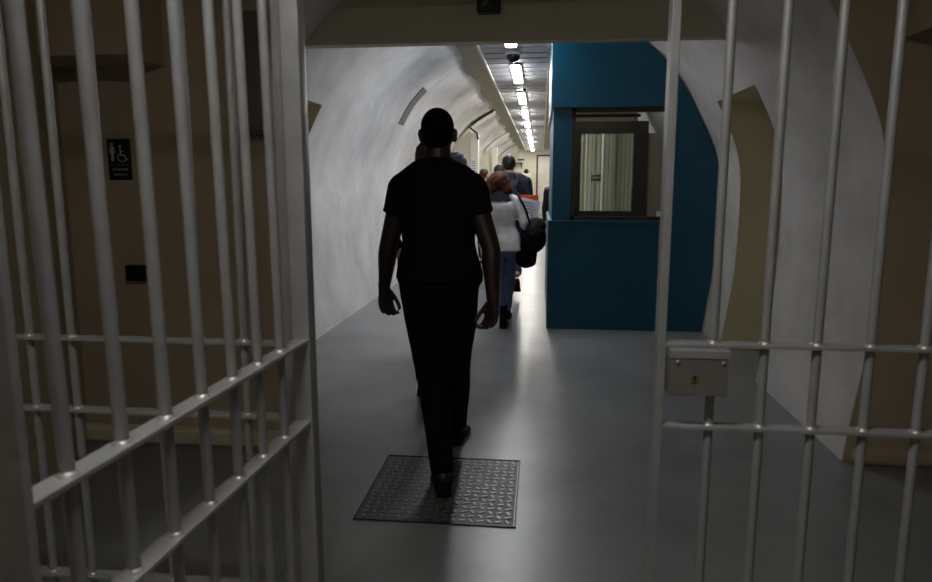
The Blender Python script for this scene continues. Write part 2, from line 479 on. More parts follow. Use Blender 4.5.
# interior
b = MB()
bx((.13, 9.72, 0), (1.60, 9.8, 1.115), 0, b); bx((.13, 9.72, 2.17), (1.3, 9.8, 2.72), 0, b)
bx((.13, 9.72, 1.115), (.54, 9.8, 2.17), 0, b); bx((1.25, 9.72, 1.115), (1.66, 9.8, 2.17), 0, b)
b.build('back_wall', 'booth_in', bt)
f = MB()
bx((.47, 9.66, 1.06), (.54, 9.72, 2.17), 0, f); bx((1.25, 9.66, 1.0), (1.44, 9.72, 2.33), 0, f)
bx((.47, 9.66, 2.17), (1.25, 9.72, 2.33), 0, f); bx((.47, 9.66, 1.03), (1.25, 9.72, 1.115), 0, f)
fw = f.build('rear_window_frame', 'bronze', bt)
bx((.54, 9.69, 1.115), (1.25, 9.695, 2.17)).build('rear_pane', 'glass', fw)
b = MB()
x = .35
while x < .98:
    b.tube([(x - .08, .22, 1.17), (x - .08, .22, 2.19)], .0022, n=6)
    x += .042
bx((.34, BY + .21, 2.16), (.99, BY + .235, 2.19), 0, b)
b.build('wire_screen', 'bronze', bt)
bx((.2, BY + .3, .98), (1.45, BY + .75, 1.02), .005).build('desk_top', 'booth_in', bt)
bl = bx((.5, BY + 1.0, 2.95), (1.1, BY + 1.3, 3.0)).build('added_fill_panel', 'booth_fill', bt)  # added glowing slab that lifts the dark booth interior, no known fixture
bx((.135, BY + .14, 3.0), (1.0, 9.8, 3.04)).build('booth_ceiling', 'booth_in', bt)

# ------------------------------------------------------------------ steel gates
RAILZ = (.06, .44, .965, 1.152, 2.35)
def bar_mesh(rails, r=.0098, top=2.7, bottom=.0):
    b = MB()
    pts = [(0, 0, bottom)]; rs = [r]
    for z in rails:
        for dz, dr in ((.0035, 0), (.0036, .0048), (.0065, .0036), (.0095, .0)):
            pts.append((0, 0, z + dz)); rs.append(r + dr)
    pts.append((0, 0, top)); rs.append(r)
    b.tube(pts, rs, n=14)
    return b
def weld_faces(me):
    me.materials.append(M['weld'])
    for p in me.polygons:
        if max(math.hypot(me.vertices[i].co.x, me.vertices[i].co.y) for i in p.vertices) > .0112 and len(p.vertices) == 4: p.material_index = 1
def barred(t, xs, rails, x0, x1, rw=.019, rt=.004, top=2.7, rad=.0098, lean=0.0):
    me_bar = None
    for x in xs:
        if me_bar is None:
            o = bar_mesh(rails, r=rad, top=top).build('bar', 'gate', t, True); me_bar = o.data
            weld_faces(me_bar)
        else:
            o = bpy.data.objects.new('bar', me_bar); link(o, t)
        o.location = (x - 1.05 * math.sin(lean), 0, 0); o.rotation_euler = (0, lean, 0)
    for z in rails:
        MB().box((x0, -rw, z - rt), (x1, rw, z + rt), .0012).build('rail', 'gate', t)

# right hand panel with lock
t = thing('barred_panel', 'steel barred gate panel with square keyhole lock case on its free edge', 'gate', (.27, 1.5, 0))
RX1 = 3.02
xs = [.11 + .1085 * i for i in range(27)]
barred(t, [x for x in xs if x < RX1 - .03], RAILZ, 0, RX1)
MB().box((-.012, -.020, 0), (.006, .020, 2.75), .0015).build('stile', 'gate', t)
MB().box((RX1 - .011, -.024, 0), (RX1 + .008, .024, 2.75), .0015).build('stile', 'gate', t)
lk = MB().box((.0115, -.045, 1.047), (.134, .0, 1.130), .0015).build('lock_case', 'lock', t)
MB().box((.012, -.047, 1.130), (.136, .0, 1.1475), .001).build('mounting_tab', 'gate', lk)
for sx in (.028, .122): MB().ell((sx, -.0475, 1.122), (.0042, .003, .0042)).build('screw', 'weld', lk, True)
kx, kz = .064, 1.087
b = MB(); b.disc((kx, -.045, kz), .0085, d=.0015); b.box((kx - .0075, -.0464, kz - .011), (kx + .0075, -.045, kz + .006)); e_ = b.build('escutcheon', 'brass', lk)
b = MB(); b.disc((kx, -.0466, kz + .002), .0032, d=.001); b.box((kx - .0014, -.0476, kz - .008), (kx + .0014, -.0466, kz + .002)); b.build('keyhole', 'blackmetal', e_)

# left fixed panel
t = thing('barred_panel', 'fixed steel barred panel standing behind the open gate leaf', 'gate', (-1.9, 1.6, 0))
xs = [-.62 - .1165 * k + 1.9 for k in range(11)]
barred(t, [x for x in xs if x > .02], RAILZ[:2] + (.912, 1.104, 2.35), 0, 1.33)
MB().box((0, -.024, 0), (.012, .024, 2.75), .0015).build('stile', 'gate', t)

# gate post
t = thing('gate_post', 'square steel gate post carrying the open gate leaf', 'post', (-.552, 1.5, 0))
MB().box((-.03, -.028, 0), (.028, .028, 2.75), .003).build('shaft', 'gate', t, True)
for z in (.5, 1.62, 2.2):
    MB().tube([(-.043, -.03, z - .05), (-.043, -.03, z + .05)], .011, n=14).build('hinge_barrel', 'gate', t, True)
    MB().tube([(-.043, -.03, z + .051), (-.043, -.03, z + .062)], .008, n=14).build('hinge_pin', 'weld', t, True)
MB().box((-.045, -.062, 0), (.045, .042, .012), .002).build('base_plate', 'gate', t)

# open leaf, swung towards the viewer
ang = math.atan2(.0414, 1)
t = thing('gate_leaf', 'open barred gate leaf swung toward the viewer on the square post', 'gate', (-.526, 1.44, 0), -PI / 2 - ang)
xs = [.118 + .1015 * i for i in range(7)]
barred(t, xs, RAILZ, .005, .82, rw=.0175, rad=.0090, lean=.020)
MB().box((.81, -.026, 0.02), (.822, .026, 2.7), .0015).build('stile', 'gate', t)
MB().box((.0, -.02, 0.02), (.010, .02, 2.7), .0015).build('stile', 'gate', t)

# ------------------------------------------------------------------ restroom sign etc.
t = thing('restroom_sign', 'black restroom sign with white person and wheelchair symbols on dim wall', 'sign', (-2.318, 3.6, 1.516))
MB().box((-.068, -.006, 0), (.068, 0, .224), .004).build('plate', 'sign', t)
b = MB(); y = -.0062; d = (0, -.0015, 0)
# standing figure
b.disc((-.038, y, .195), .0085, d=.0015)
b.prism([(-.051, y, .183), (-.025, y, .183), (-.022, y, .145), (-.027, y, .145), (-.030, y, .165), (-.031, y, .103), (-.0365, y, .103), (-.038, y, .138), (-.0395, y, .103), (-.045, y, .103), (-.046, y, .165), (-.049, y, .145), (-.054, y, .145)], d)
# wheelchair
b.disc((.010, y, .183), .0075, d=.0015)
b.prism([(.006, y, .173), (.013, y, .173), (.014, y, .140), (.034, y, .138), (.045, y, .115), (.054, y, .118), (.052, y, .112), (.042, y, .107), (.030, y, .131), (.007, y, .132)], d)
b.prism([(.013, y, .160), (.028, y, .157), (.028, y, .152), (.013, y, .154)], d)
arc = [(.018 + .025 * math.cos(a), y - .0008, .125 + .025 * math.sin(a)) for a in [math.radians(q) for q in range(135, 345, 14)]]
b.tube(arc, .0026, n=6, side=(0, 1, 0))
b.build('symbols', 'signwhite', t)
b = MB(); b.box((-.055, y - .001, .082), (.056, y, .0835)); b.build('divider', 'signwhite', t)
random.seed(3)
b = MB()
for zz, x0, x1 in ((.052, -.045, .046), (.024, -.036, .040)):
    x = x0
    while x < x1:
        w = random.choice((.005, .006, .007)); h = .011
        b.box((x, y - .001, zz), (x + .0018, y, zz + h)); b.box((x, y - .001, zz + random.choice((0, .005, .0095))), (x + w, y, zz + random.choice((0, .005, .0095)) + .0108 - .009))
        x += w + .003
b.build('lettering', 'signwhite', t)
o = MB().box((-.06, -.05, -.045), (.06, 0, .045), .006).build('wall_box', 'blackmetal', None, False, (-2.25, 3.6, 1.0))
tag(o, 'small black box fixed to the wall below the restroom sign', 'wall box')
t = thing('electrical_box', 'dark grey metal box high on wall behind open gate leaf', 'electrical box', (-1.51, 3.6, 1.75))
MB().box((-.07, -.09, 0), (.07, 0, .62), .006).build('housing', 'lock', t)
MB().box((-.06, -.096, .02), (.06, -.09, .60), .002).build('door', 'lock', t)

# ------------------------------------------------------------------ floor cover
cx, cy, sz = -.452, 3.165, .355
t = thing('access_cover', 'square patterned steel access cover set in the concrete floor', 'floor cover', (cx, cy, 0))
MB().box((-sz, -sz, 0), (sz, sz, .003)).build('plate', 'plate', t)
b = MB()
for a, c in (((-sz - .012, -sz - .012), (sz + .012, -sz - .004)), ((-sz - .012, sz + .004), (sz + .012, sz + .012)), ((-sz - .012, -sz - .012), (-sz - .004, sz + .012)), ((sz + .004, -sz - .012), (sz + .012, sz + .012))):
    b.box((a[0], a[1], 0), (c[0], c[1], .006))
b.build('frame', 'blackmetal', t)
b = MB()
st = .041
nn = int(sz / st)
for i in range(-nn, nn + 1):
    for j in range(-nn, nn + 1):
        x, y2 = i * st, j * st
        if abs(x) > sz - .02 or abs(y2) > sz - .02: continue
        if min(abs(math.hypot(x - .08, y2 - .02)), abs(math.hypot(x + .17, y2 - .02))) < .02: continue
        a = math.radians(25 if (i + j) % 2 else 115)
        dv = V((math.cos(a), math.sin(a), 0)) * .0225
        nv = V((-dv.y, dv.x, 0)).normalized()
        p0 = V((x, y2, .003))
        prof_ = [p0 - dv, p0 - dv * .6 + nv * .0078 , p0 + dv * .6 + nv * .0078, p0 + dv, p0 + dv * .6 - nv * .0078, p0 - dv * .6 - nv * .0078]
        lo = [b.bm.verts.new(p) for p in prof_]
        hi = [b.bm.verts.new(p0 + (p - p0) * .8 + V((0, 0, .0032))) for p in prof_]
        b.bm.faces.new(hi)
        for q in range(6): b.bm.faces.new((lo[q], lo[(q + 1) % 6], hi[(q + 1) % 6], hi[q]))
b.build('tread', 'tread', t)
for hx in (.08, -.17): MB().disc((hx, .02, .003), .014, (0, 0, 1), .0012).build('lifting_hole', 'blackmetal', t)

# ------------------------------------------------------------------ organic modelling
def cat(P, t, i):
    p0 = P[max(i - 1, 0)]; p1 = P[i]; p2 = P[min(i + 1, len(P) - 1)]; p3 = P[min(i + 2, len(P) - 1)]
    return [0.5 * ((2 * b) + (-a + c) * t + (2 * a - 5 * b + 4 * c - d) * t * t + (-a + 3 * b - 3 * c + d) * t ** 3) for a, b, c, d in zip(p0, p1, p2, p3)]
class Org:
    def __init__(s): s.mb = MB()
    def limb(s, pts, side=(1, 0, 0), sub=4, n=16, round_=True):
        """pts: (x, y, z, a, b): half widths along side and across"""
        P = [tuple(p) if len(p) == 5 else (*p, p[3]) for p in pts]
        L = []
        for i in range(len(P) - 1):
            for k in range(sub): L.append(cat(P, k / sub, i))
        L.append(list(P[-1]))
        if round_:
            def ends(p, q):
                d = (V(p[:3]) - V(q[:3])).normalized(); r = min(p[3], p[4])
                return [[*(V(p[:3]) + d * r * math.sin(u)), p[3] * math.cos(u), p[4] * math.cos(u)] for u in (.45, .9, 1.3)]
            L = ends(L[0], L[1])[::-1] + L + ends(L[-1], L[-2])
        s.mb.tube([l[:3] for l in L], [(max(l[3], .001), max(l[4], .001)) for l in L], n=n, side=side)
        return s
    def ell(s, c, r, rot=None): s.mb.ell(c, r, rot); return s
    def build(s, name, m, parent, voxel=.01, smooth=4, wr=0.0, ws=9.0, flat=None):
        me = bpy.data.meshes.new(name)
        s.mb.bm.to_mesh(me); s.mb.bm.free()
        o = bpy.data.objects.new(name, me); col.objects.link(o)
        md = o.modifiers.new('r', 'REMESH'); md.mode = 'VOXEL'; md.voxel_size = voxel; md.adaptivity = 0
        if smooth:
            ms = o.modifiers.new('s', 'SMOOTH'); ms.factor = .5; ms.iterations = smooth
        dg = bpy.context.evaluated_depsgraph_get(); dg.update()
        nm = bpy.data.meshes.new_from_object(o.evaluated_get(dg))
        bpy.data.objects.remove(o); bpy.data.meshes.remove(me)
        if wr:
            nm.update()
            nrm = [v.normal.copy() for v in nm.vertices]
            for v, n_ in zip(nm.vertices, nrm):
                q = V((v.co.x * ws, v.co.y * ws, v.co.z * ws * .55))
                v.co += n_ * wr * (noise.noise(q) + .5 * noise.noise(q * 2.3))
        nm.name = name
        nm.materials.clear(); nm.materials.append(M[m])
        for p in nm.polygons: p.use_smooth = True
        ob = bpy.data.objects.new(name, nm); link(ob, parent)
        return ob

def hand(b, W, d, n, s, sc_=1.0, curl=1.0):
    """W wrist, d towards fingertips, n palm facing, s thumb side; adds palm, four fingers, thumb"""
    W = V(W); d = V(d).normalized(); s = V(s); s = (s - d * s.dot(d)).normalized(); n_ = V(n); n_ = (n_ - d * n_.dot(d) - s * n_.dot(s)).normalized()
    k = sc_
    b.limb([(*(W - d * .03 * k), .028 * k, .021 * k), (*(W + d * .02 * k), .033 * k, .019 * k), (*(W + d * .055 * k), .041 * k, .016 * k), (*(W + d * .09 * k), .040 * k, .013 * k)], side=s)
    for off, L, c0 in ((-.031, .066, 1.15), (-.0105, .080, 1.05), (.0105, .086, 1.0), (.0315, .078, .9)):
        p = W + d * (.088 - abs(off) * .15) * k + s * off * k
        a = .12 * c0
        P = [(*(p - d * .02 * k), .0098 * k, .0098 * k), (*p, .0096 * k, .0096 * k)]
        for j, (f, da) in enumerate(((.45, .42), (.3, .55), (.25, .4))):
            a += da * curl * c0
            dd = d * math.cos(a) + n_ * math.sin(a) + s * off * .8
            p = p + dd.normalized() * L * f * k
            r = (.0090, .0083, .0072)[j] * k
            P.append((*p, r, r))
        b.limb(P, side=s, sub=3, n=10)
    p = W + d * .022 * k + s * .024 * k + n_ * .006 * k
    P = [(*(W + d * .005 * k + s * .008 * k), .015 * k, .014 * k), (*p, .015 * k, .014 * k)]
    for L, dv in ((.038, d * .85 + s * .48 + n_ * .4), (.032, d * .9 + s * .25 + n_ * .5), (.024, d * .95 + n_ * .55)):
        p = p + dv.normalized() * L * k
        P.append((*p, .0112 * k if L > .03 else .0095 * k, .0105 * k if L > .03 else .009 * k))
    b.limb(P, side=s, sub=3, n=10)

def head(b, H, R, k=1.0, neck=None):
    """H head centre, R rotation (face = +Y)"""
    pt = lambda x, y, z: H + R @ (V((x, y, z)) * k)
    e = lambda c, r: b.ell(pt(*c), [v * k for v in r], R)
    e((0, -.014, .028), (.074, .094, .090))
    e((0, .012, .0), (.068, .074, .088))
    e((0, .030, -.045), (.056, .058, .072))
    e((0, .070, -.090), (.024, .022, .020))
    e((0, .084, -.058), (.026, .012, .014))
    e((0, .078, .022), (.054, .016, .016))
    b.limb([(*pt(0, .088, .015), .008 * k, .010 * k), (*pt(0, .102, -.012), .010 * k, .012 * k), (*pt(0, .106, -.030), .017 * k, .012 * k)], side=R @ V((1, 0, 0)))
    for sx in (-1, 1):
        e((sx * .079, -.004, -.006), (.012, .019, .033))
        e((sx * .085, -.012, .004), (.009, .013, .022))
        e((sx * .040, .062, -.022), (.024, .022, .020))

def face_parts(parent_fn, H, R, k, t):
    for sx in (-1, 1):
        c = H + R @ (V((sx * .031, .080, .000)) * k)
        o = MB().ell(c, [.0125 * k] * 3, R).build('eye', 'eye', t, True)
        c2 = H + R @ (V((sx * .031, .0895, .000)) * k)
        MB().ell(c2, [.006 * k, .004 * k, .006 * k], R).build('iris', 'pupil', o, True)
    o = MB().ell(H + R @ (V((0, .0925, -.0545)) * k), [.022 * k, .006 * k, .005 * k], R).ell(H + R @ (V((0, .0915, -.0625)) * k), [.019 * k, .006 * k, .005 * k], R)
    o.build('mouth', 'lip', t, True)

def shoe(t, heel, yaw, pitch, m, L=.29, W=.05, boot=.0, k=1.0):
    """heel point on ground, yaw about z (0 = +Y), pitch raises heel (rotation about the ball)"""
    secs = [(0.0, .028, .030), (.02, .034, .062), (.06, .036, .075), (.11, .037, .066), (.16, .043, .050), (.21, .047, .040), (.25, .042, .033), (.275, .030, .027), (.288, .012, .016)]
    f = L / .288
    b = MB()
    n = 16; rings = []
    ball = .21 * f
    Rz = Matrix.Rotation(yaw, 3, 'Z'); Rp = Matrix.Rotation(-pitch, 3, 'X')
    def tr(p):
        q = V(p)
        if pitch:
            q = V((q.x, q.y - ball, q.z))
            q = Rp @ q if q.y < 0 or pitch < 0 else q
            q.y += ball
        return V(heel) + Rz @ q
    for y, w, h in secs:
        w *= W / .047
        y *= f
        r = []
        for i in range(n):
            a = 2 * PI * i / n
            cx_, sz_ = math.cos(a), math.sin(a)
            z = h * .5 + h * .5 * sz_ * (1 if sz_ > 0 else 1)
            z = max(z, 0.0) if sz_ > -.7 else 0.0
            r.append(b.bm.verts.new(tr((w * math.copysign(abs(cx_) ** .8, cx_), y, z))))
        rings.append(r)
    for a_, c_ in zip(rings, rings[1:]):
        for i in range(n): b.bm.faces.new((a_[i], a_[(i + 1) % n], c_[(i + 1) % n], c_[i]))
    b.bm.faces.new(rings[0][::-1]); b.bm.faces.new(rings[-1])
    if boot:
        b.tube([tr((0, .055 * f, .03)), tr((0, .05 * f, .08)), tr((0, .05 * f, boot))], [(.036, .05), (.040, .048), (.046, .05)], n=16)
    so = b.build('shoe', m, t, True)
    b = MB()
    pts = [(w * W / .047 + .003, y * f) for y, w, h in secs]
    outline = [(x, y) for x, y in pts] + [(-x, y) for x, y in pts[::-1]]
    lo = [b.bm.verts.new(tr((x, y, -.002))) for x, y in outline]; hi = [b.bm.verts.new(tr((x, y, .014))) for x, y in outline]
    m_ = len(lo)
    b.bm.faces.new(lo[::-1]); b.bm.faces.new(hi)
    for i in range(m_): b.bm.faces.new((lo[i], lo[(i + 1) % m_], hi[(i + 1) % m_], hi[i]))
    b.build('sole', 'blackmetal', so)
    return so

def person(label, base, J, yaw=0.0, skin='skin_light', g=1.0, fem=False, vox=.012, curl=(1, 1), shirt=None, trousers=None, sleeve='long',
           hem=.86, hk=1.0, collar=None, shoe_m='black_leather', boot=0, head_yaw=0.0, head_pitch=0.0, wr=.006, group=None, thumb=None, shw=.05, hemw=1.0):
    """J joint positions (local metres, height already right)"""
    t = thing('person', label, 'person', base, yaw, group)
    H = V(J['head'])
    R = Matrix.Rotation(head_yaw, 3, 'Z') @ Matrix.Rotation(head_pitch, 3, 'X')
    b = Org()
    head(b, H, R, hk)
    nk = V(J['neck'])
    b.limb([(*(nk - V((0, 0, .05))), .075 * g, .06 * g), (*nk, .060 * g, .058 * g), (*(nk + (H - nk) * .5), .056 * g * hk, .058 * g), (*(H + V((0, -.01, -.03))), .052 * hk, .055)])
    pel = V(J['pelvis']); zc = nk.z - pel.z
    w = (.92 if fem else 1.0) * g
    sh = J.get('shw', (V(J['sr']) - V(J['sl'])).length / 2)
    def tor(f, a, bb, yo=0): 
        c = pel.lerp(nk, f); return (c.x, c.y + yo, c.z, a, bb)
    T = [tor(-.05, .125 * w, .080 * w), tor(.02, .158 * w * (1.05 if fem else 1), .108 * w), tor(.16, .156 * w, .108 * w), tor(.36, .138 * w, .098 * w), tor(.58, .160 * w, .112 * w),
         tor(.76, sh * .93, .112 * w), tor(.88, sh * .80, .09 * w), tor(.97, sh * .42, .065 * w)]
    b.limb(T, n=24)
    arm = .85 * g if fem else g * J.get('arm', 1.0)
    for q in 'lr':
        S = V(J['s' + q]); b.limb([(*(nk + V((0, -.01, .005))), .052 * g, .05 * g), (*(nk.lerp(S, .5) + V((0, -.01, .010 * g))), .052 * arm, .055 * arm), (*(S + V((0, 0, .004))), .05 * arm, .05 * arm)], side=(0, 1, 0))
    for q in 'lr':
        S, E, Wr = V(J['s' + q]), V(J['e' + q]), V(J['w' + q])
        b.limb([(*(S + V((0, 0, .012))), .055 * arm, .055 * arm), (*S.lerp(E, .25), .052 * arm, .054 * arm), (*S.lerp(E, .6), .046 * arm, .047 * arm), (*E, .040 * arm, .040 * arm), (*E.lerp(Wr, .25), .042 * arm, .041 * arm), (*E.lerp(Wr, .65), .033 * arm, .032 * arm), (*Wr, .026 * arm, .023 * arm)])
        hd = J.get('h' + q) or (Wr - E).normalized()
        sg = -1 if q == 'l' else 1
        nrm = (thumb or {}).get(q, (V((-sg, 0, 0)), V((0, 1, 0))))
        hand(b, Wr, hd, nrm[0], nrm[1], sc_=(.9 if fem else 1.0) * min(g, 1.18), curl=curl[0 if q == 'l' else 1])
        Hp, K, A = V(J['p' + q]), V(J['k' + q]), V(J['a' + q])
        b.limb([(*Hp, .080 * w, .084 * w), (*Hp.lerp(K, .35), .076 * w, .080 * w), (*Hp.lerp(K, .75), .062 * w, .064 * w), (*K, .054 * w, .056 * w), (*K.lerp(A, .3), .054 * w, .056 * w), (*K.lerp(A, .7), .038 * w, .040 * w), (*A, .032 * w, .034 * w)])
        b.limb([(*A, .03, .03), (*(A + Matrix.Rotation(J.get('fy' + q, 0), 3, 'Z') @ V((0, .06, -.03))), .03, .022), (*(A + Matrix.Rotation(J.get('fy' + q, 0), 3, 'Z') @ V((0, .12, -.045))), .03, .016)])
    b.build('body', skin, t, voxel=min(vox, .0065) if vox < .009 else .008, smooth=2)
    face_parts(None, H, R, hk, t)
    # trousers
    if trousers:
        b = Org(); hp = J.get('hip', 1.0)
        b.limb([tor(-.10, .145 * w * hp, .115 * w), tor(.02, .184 * w * hp, .140 * w), tor(.14, .178 * w, .132 * w), tor(.24, .160 * w, .112 * w)], n=24)
        lw = J.get('lw', 1.0)
        for q in 'lr':
            Hp, K, A = V(J['p' + q]), V(J['k' + q]), V(J['a' + q])
            b.limb([(*(Hp + V((0, 0, .03))), .100 * w, .106 * w), (*Hp.lerp(K, .3), .095 * w * lw, .102 * w), (*Hp.lerp(K, .7), .080 * w * lw, .084 * w), (*K, .070 * w * lw, .073 * w), (*K.lerp(A, .35), .066 * w * lw, .070 * w), (*K.lerp(A, .75), .056 * w * lw, .06 * w), (*K.lerp(A, .96), .050 * w * lw, .056 * w)], round_=False, n=20)
        b.build('trousers', trousers, t, voxel=vox, smooth=4, wr=wr, ws=8)
    if shirt:
        b = Org()
        f0 = (hem - pel.z) / zc
        T = [tor(f0, .196 * w * hemw, .155 * w * hemw), tor(.16, .190 * w * (hemw ** .6), .142 * w), tor(.36, .168 * w, .122 * w), tor(.58, .182 * w, .130 * w), tor(.76, sh * 1.02, .128 * w), tor(.88, sh * .88, .105 * w), tor(.985, sh * .45, .078 * w), tor(1.03, .066 * g, .066 * g)]
        if f0 > .14: T.pop(1)
        b.limb(T, n=28, round_=False)
        for q in 'lr':
            S, E, Wr = V(J['s' + q]), V(J['e' + q]), V(J['w' + q])
            if sleeve == 'long':
                L = [(*(S + V((0, 0, .01))), .068 * arm, .070 * arm), (*S.lerp(E, .3), .066 * arm, .068 * arm), (*S.lerp(E, .7), .059 * arm, .06 * arm), (*E, .055 * arm, .056 * arm), (*E.lerp(Wr, .5), .048 * arm, .048 * arm), (*E.lerp(Wr, .93), .038 * arm, .038 * arm)]
            else:
                L = [(*(S + V((0, 0, .008))), .066 * arm, .070 * arm), (*S.lerp(E, .22), .066 * arm, .068 * arm), (*S.lerp(E, .46), .062 * arm, .064 * arm)]
            b.limb(L, round_=False, n=20)
            b.ell(S + V((0, 0, .002)), (.064 * arm, .066 * arm, .062 * arm))
            b.limb([(*(nk + V((0, -.01, .004))), .060 * g, .060 * g), (*(nk.lerp(S, .5) + V((0, -.01, .012 * g))), .062 * arm, .064 * arm), (*S, .06 * arm, .06 * arm)], side=(0, 1, 0))
        b.build('shirt' if sleeve != 'long' else 'jacket', shirt, t, voxel=vox, smooth=5, wr=wr, ws=10)
    for q in 'lr':
        A = V(J['a' + q]); fy = J.get('fy' + q, 0); fp = J.get('fp' + q, 0)
        heel = A + Matrix.Rotation(fy, 3, 'Z') @ V((0, -.05, -J.get('ah' + q, .085)))
        if 'heel' + q in J: heel = V(J['heel' + q])
        shoe(t, heel, fy, fp, shoe_m, boot=boot, W=shw)
    return t, H, R

def stdJ(h=1.75, stride=.3, lead='l', sw=.19, arm_out=.05, swing=.12, lift=.0, lean=.02):
    """walking pose facing +Y, origin on the floor under the pelvis"""
    k = h / 1.75
    J = {'head': (0, lean + .03, 1.628 * k), 'neck': (0, lean, 1.475 * k), 'pelvis': (0, 0, .94 * k)}
    for q, sx in (('l', -1), ('r', 1)):
        fwd = 1 if q == lead else -1
        J['s' + q] = (sx * sw * k, lean, 1.415 * k)
        J['e' + q] = (sx * (sw + arm_out) * k, -fwd * swing * .5 * k, 1.13 * k)
        J['w' + q] = (sx * (sw + arm_out * 1.15) * k, -fwd * swing * k + .05 * k, .885 * k)
        J['p' + q] = (sx * .088 * k, 0, .91 * k)
        if fwd > 0:
            J['k' + q] = (sx * .085 * k, .17 * k * (stride / .3), .50 * k)
            J['a' + q] = (sx * .08 * k, stride * k, .085)
        else:
            J['k' + q] = (sx * .085 * k, -.05 * k, .49 * k)
            J['a' + q] = (sx * .08 * k, -stride * k, .085 + lift)
            J['heel' + q] = (sx * .08 * k, -stride * k - .05, lift)
    return J

# --- main man: black t-shirt, walking away over the access cover
BX, BYY = -.46, 3.4
def L(x, y, z): return (x - BX, y - BYY, z)
J = {'head': L(-.515, 3.44, 1.738), 'neck': L(-.515, 3.41, 1.575), 'pelvis': L(-.505, 3.40, 1.00),
     'sl': L(-.690, 3.42, 1.478), 'sr': L(-.345, 3.40, 1.478), 'el': L(-.778, 3.44, 1.18), 'er': L(-.240, 3.34, 1.18),
     'wl': L(-.822, 3.52, .945), 'wr': L(-.226, 3.30, .925), 'hl': V((.06, .12, -1)), 'hr': V((-.10, .0, -1)),
     'pl': L(-.605, 3.40, .96), 'pr': L(-.415, 3.40, .96), 'kl': L(-.545, 3.36, .52), 'kr': L(-.435, 3.56, .53),
     'al': L(-.447, 3.09, .085), 'ar': L(-.462, 3.74, .10), 'fyl': .22, 'fyr': -.06, 'heelr': L(-.462, 3.69, .012), 'lw': 1.0, 'arm': 1.06, 'hip': 1.07}
t, H, R = person('man in black t-shirt and black trousers walking away over the steel floor cover', (BX, BYY, 0), J, skin='skin_dark', g=1.10, 
                 vox=.008, shirt='black_cotton', trousers='black_twill', sleeve='short', hem=1.02, curl=(1.25, 1.3), hk=1.07, wr=.007,
                 thumb={'l': (V((.6, -.8, 0)), V((.8, .6, 0))), 'r': (V((-.6, -.8, 0)), V((-.8, .6, 0)))}, shw=.052, hemw=1.04)
b = Org(); b.ell(H + V((0, -.018, .036)), (.083, .103, .094)); b.ell(H + V((0, -.045, -.005)), (.074, .068, .075))
b.build('hair', 'hair_black', t, voxel=.008, smooth=2)
# collar ring of the t-shirt
b = MB(); nk = V(J['neck'])
b.tube([nk + V((.074 * math.cos(a), .074 * math.sin(a) - .004, .012 - .02 * math.sin(a))) for a in [2 * PI * i / 24 for i in range(25)]], .008, n=8, side=(0, 0, 1))
b.build('collar', 'black_cotton', t, True)

# --- woman in grey jacket with bags
h = 1.62
J = stdJ(h, stride=.27, lead='r', sw=.175, arm_out=.045)
J['al'] = (.03, -.02, .09); J['heell'] = (.03, -.07, 0); J['kl'] = (-.02, .03, .48)
J['ar'] = (.05, .42, .11); J['kr'] = (.075, .27, .50); J['heelr'] = (.05, .37, .015)
J['er'] = (.25, .02, 1.07); J['wr'] = (.26, .22, 1.17)
J['pelvis'] = (0, .08, .88); J['neck'] = (-.02, .10, 1.37); J['head'] = (-.03, .13, 1.49)
for q in 'lr': J['s' + q] = (J['s' + q][0] - .01, .10, J['s' + q][2]); J['p' + q] = (J['p' + q][0], .08, J['p' + q][2])
t, H, R = person('woman with auburn bob in light grey jacket and blue jeans, walking away', (-.40, 7.0, 0), J, skin='skin_light', fem=True,
                 shirt='grey_wool', trousers='denim', hem=.80, hk=.98, boot=.24, wr=.010, hemw=1.2, vox=.011, head_pitch=-.15)
b = Org(); b.ell(H + V((0, -.018, .012)), (.116, .116, .122)); b.ell(H + V((-.045, -.035, -.05)), (.088, .085, .085)); b.ell(H + V((.06, -.03, -.06)), (.082, .085, .088)); b.ell(H + V((0, -.06, -.05)), (.10, .06, .09))
b.build('hair', 'hair_auburn', t, voxel=.009, smooth=3, wr=.006, ws=26)
b = Org(); nk = V(J['neck'])
b.limb([(*(nk + V((0, -.005, -.055))), .15, .11), (*(nk + V((0, -.005, 0))), .105, .095), (*(nk + V((0, 0, .05))), .080, .080)], round_=False, n=24)
b.build('scarf', 'plum', t, voxel=.009, smooth=3, wr=.008, ws=16)
# handbag and folder (things she carries)
t = thing('shoulder_bag', 'bulging black shoulder bag at the grey jacket woman\'s right side', 'bag', (-.05, 7.06, .98))
b = Org(); b.ell((0, 0, -.02), (.115, .16, .17)); b.ell((.02, .02, .07), (.10, .14, .10)); b.ell((-.0, -.03, -.10), (.09, .13, .08))
b.build('bag_body', 'black_leather', t, voxel=.01, smooth=4, wr=.014, ws=11)
MB().tube([V((-.05, -.10, .10)), V((-.10, -.08, .25)), V((-.17, -.02, .38)), V((-.19, .06, .42)), V((-.12, .12, .28)), V((-.05, .12, .12))], .012, n=8).build('strap', 'black_leather', t, True)
t = thing('tote_bag', 'smaller black bag hanging below the bulging shoulder bag', 'bag', (-.14, 7.1, .80))
b = Org(); b.limb([(0, 0, .08, .09, .07), (0, 0, 0, .115, .08), (0, 0, -.10, .11, .08)]); b.build('bag_body', 'black_twill', t, voxel=.01, smooth=4, wr=.01, ws=12)
MB().tube([(-.05, 0, .09), (-.04, 0, .20), (.0, 0, .24), (.04, 0, .20), (.05, 0, .09)], .008, n=8).build('handle', 'black_leather', t, True)
t = thing('folder', 'bright orange folder held out at the woman\'s right side', 'folder', (-.11, 7.30, 1.24), -.12)
MB().box((-.12, -.006, -.15), (.085, .006, .135), .002).build('cover', 'orange', t)
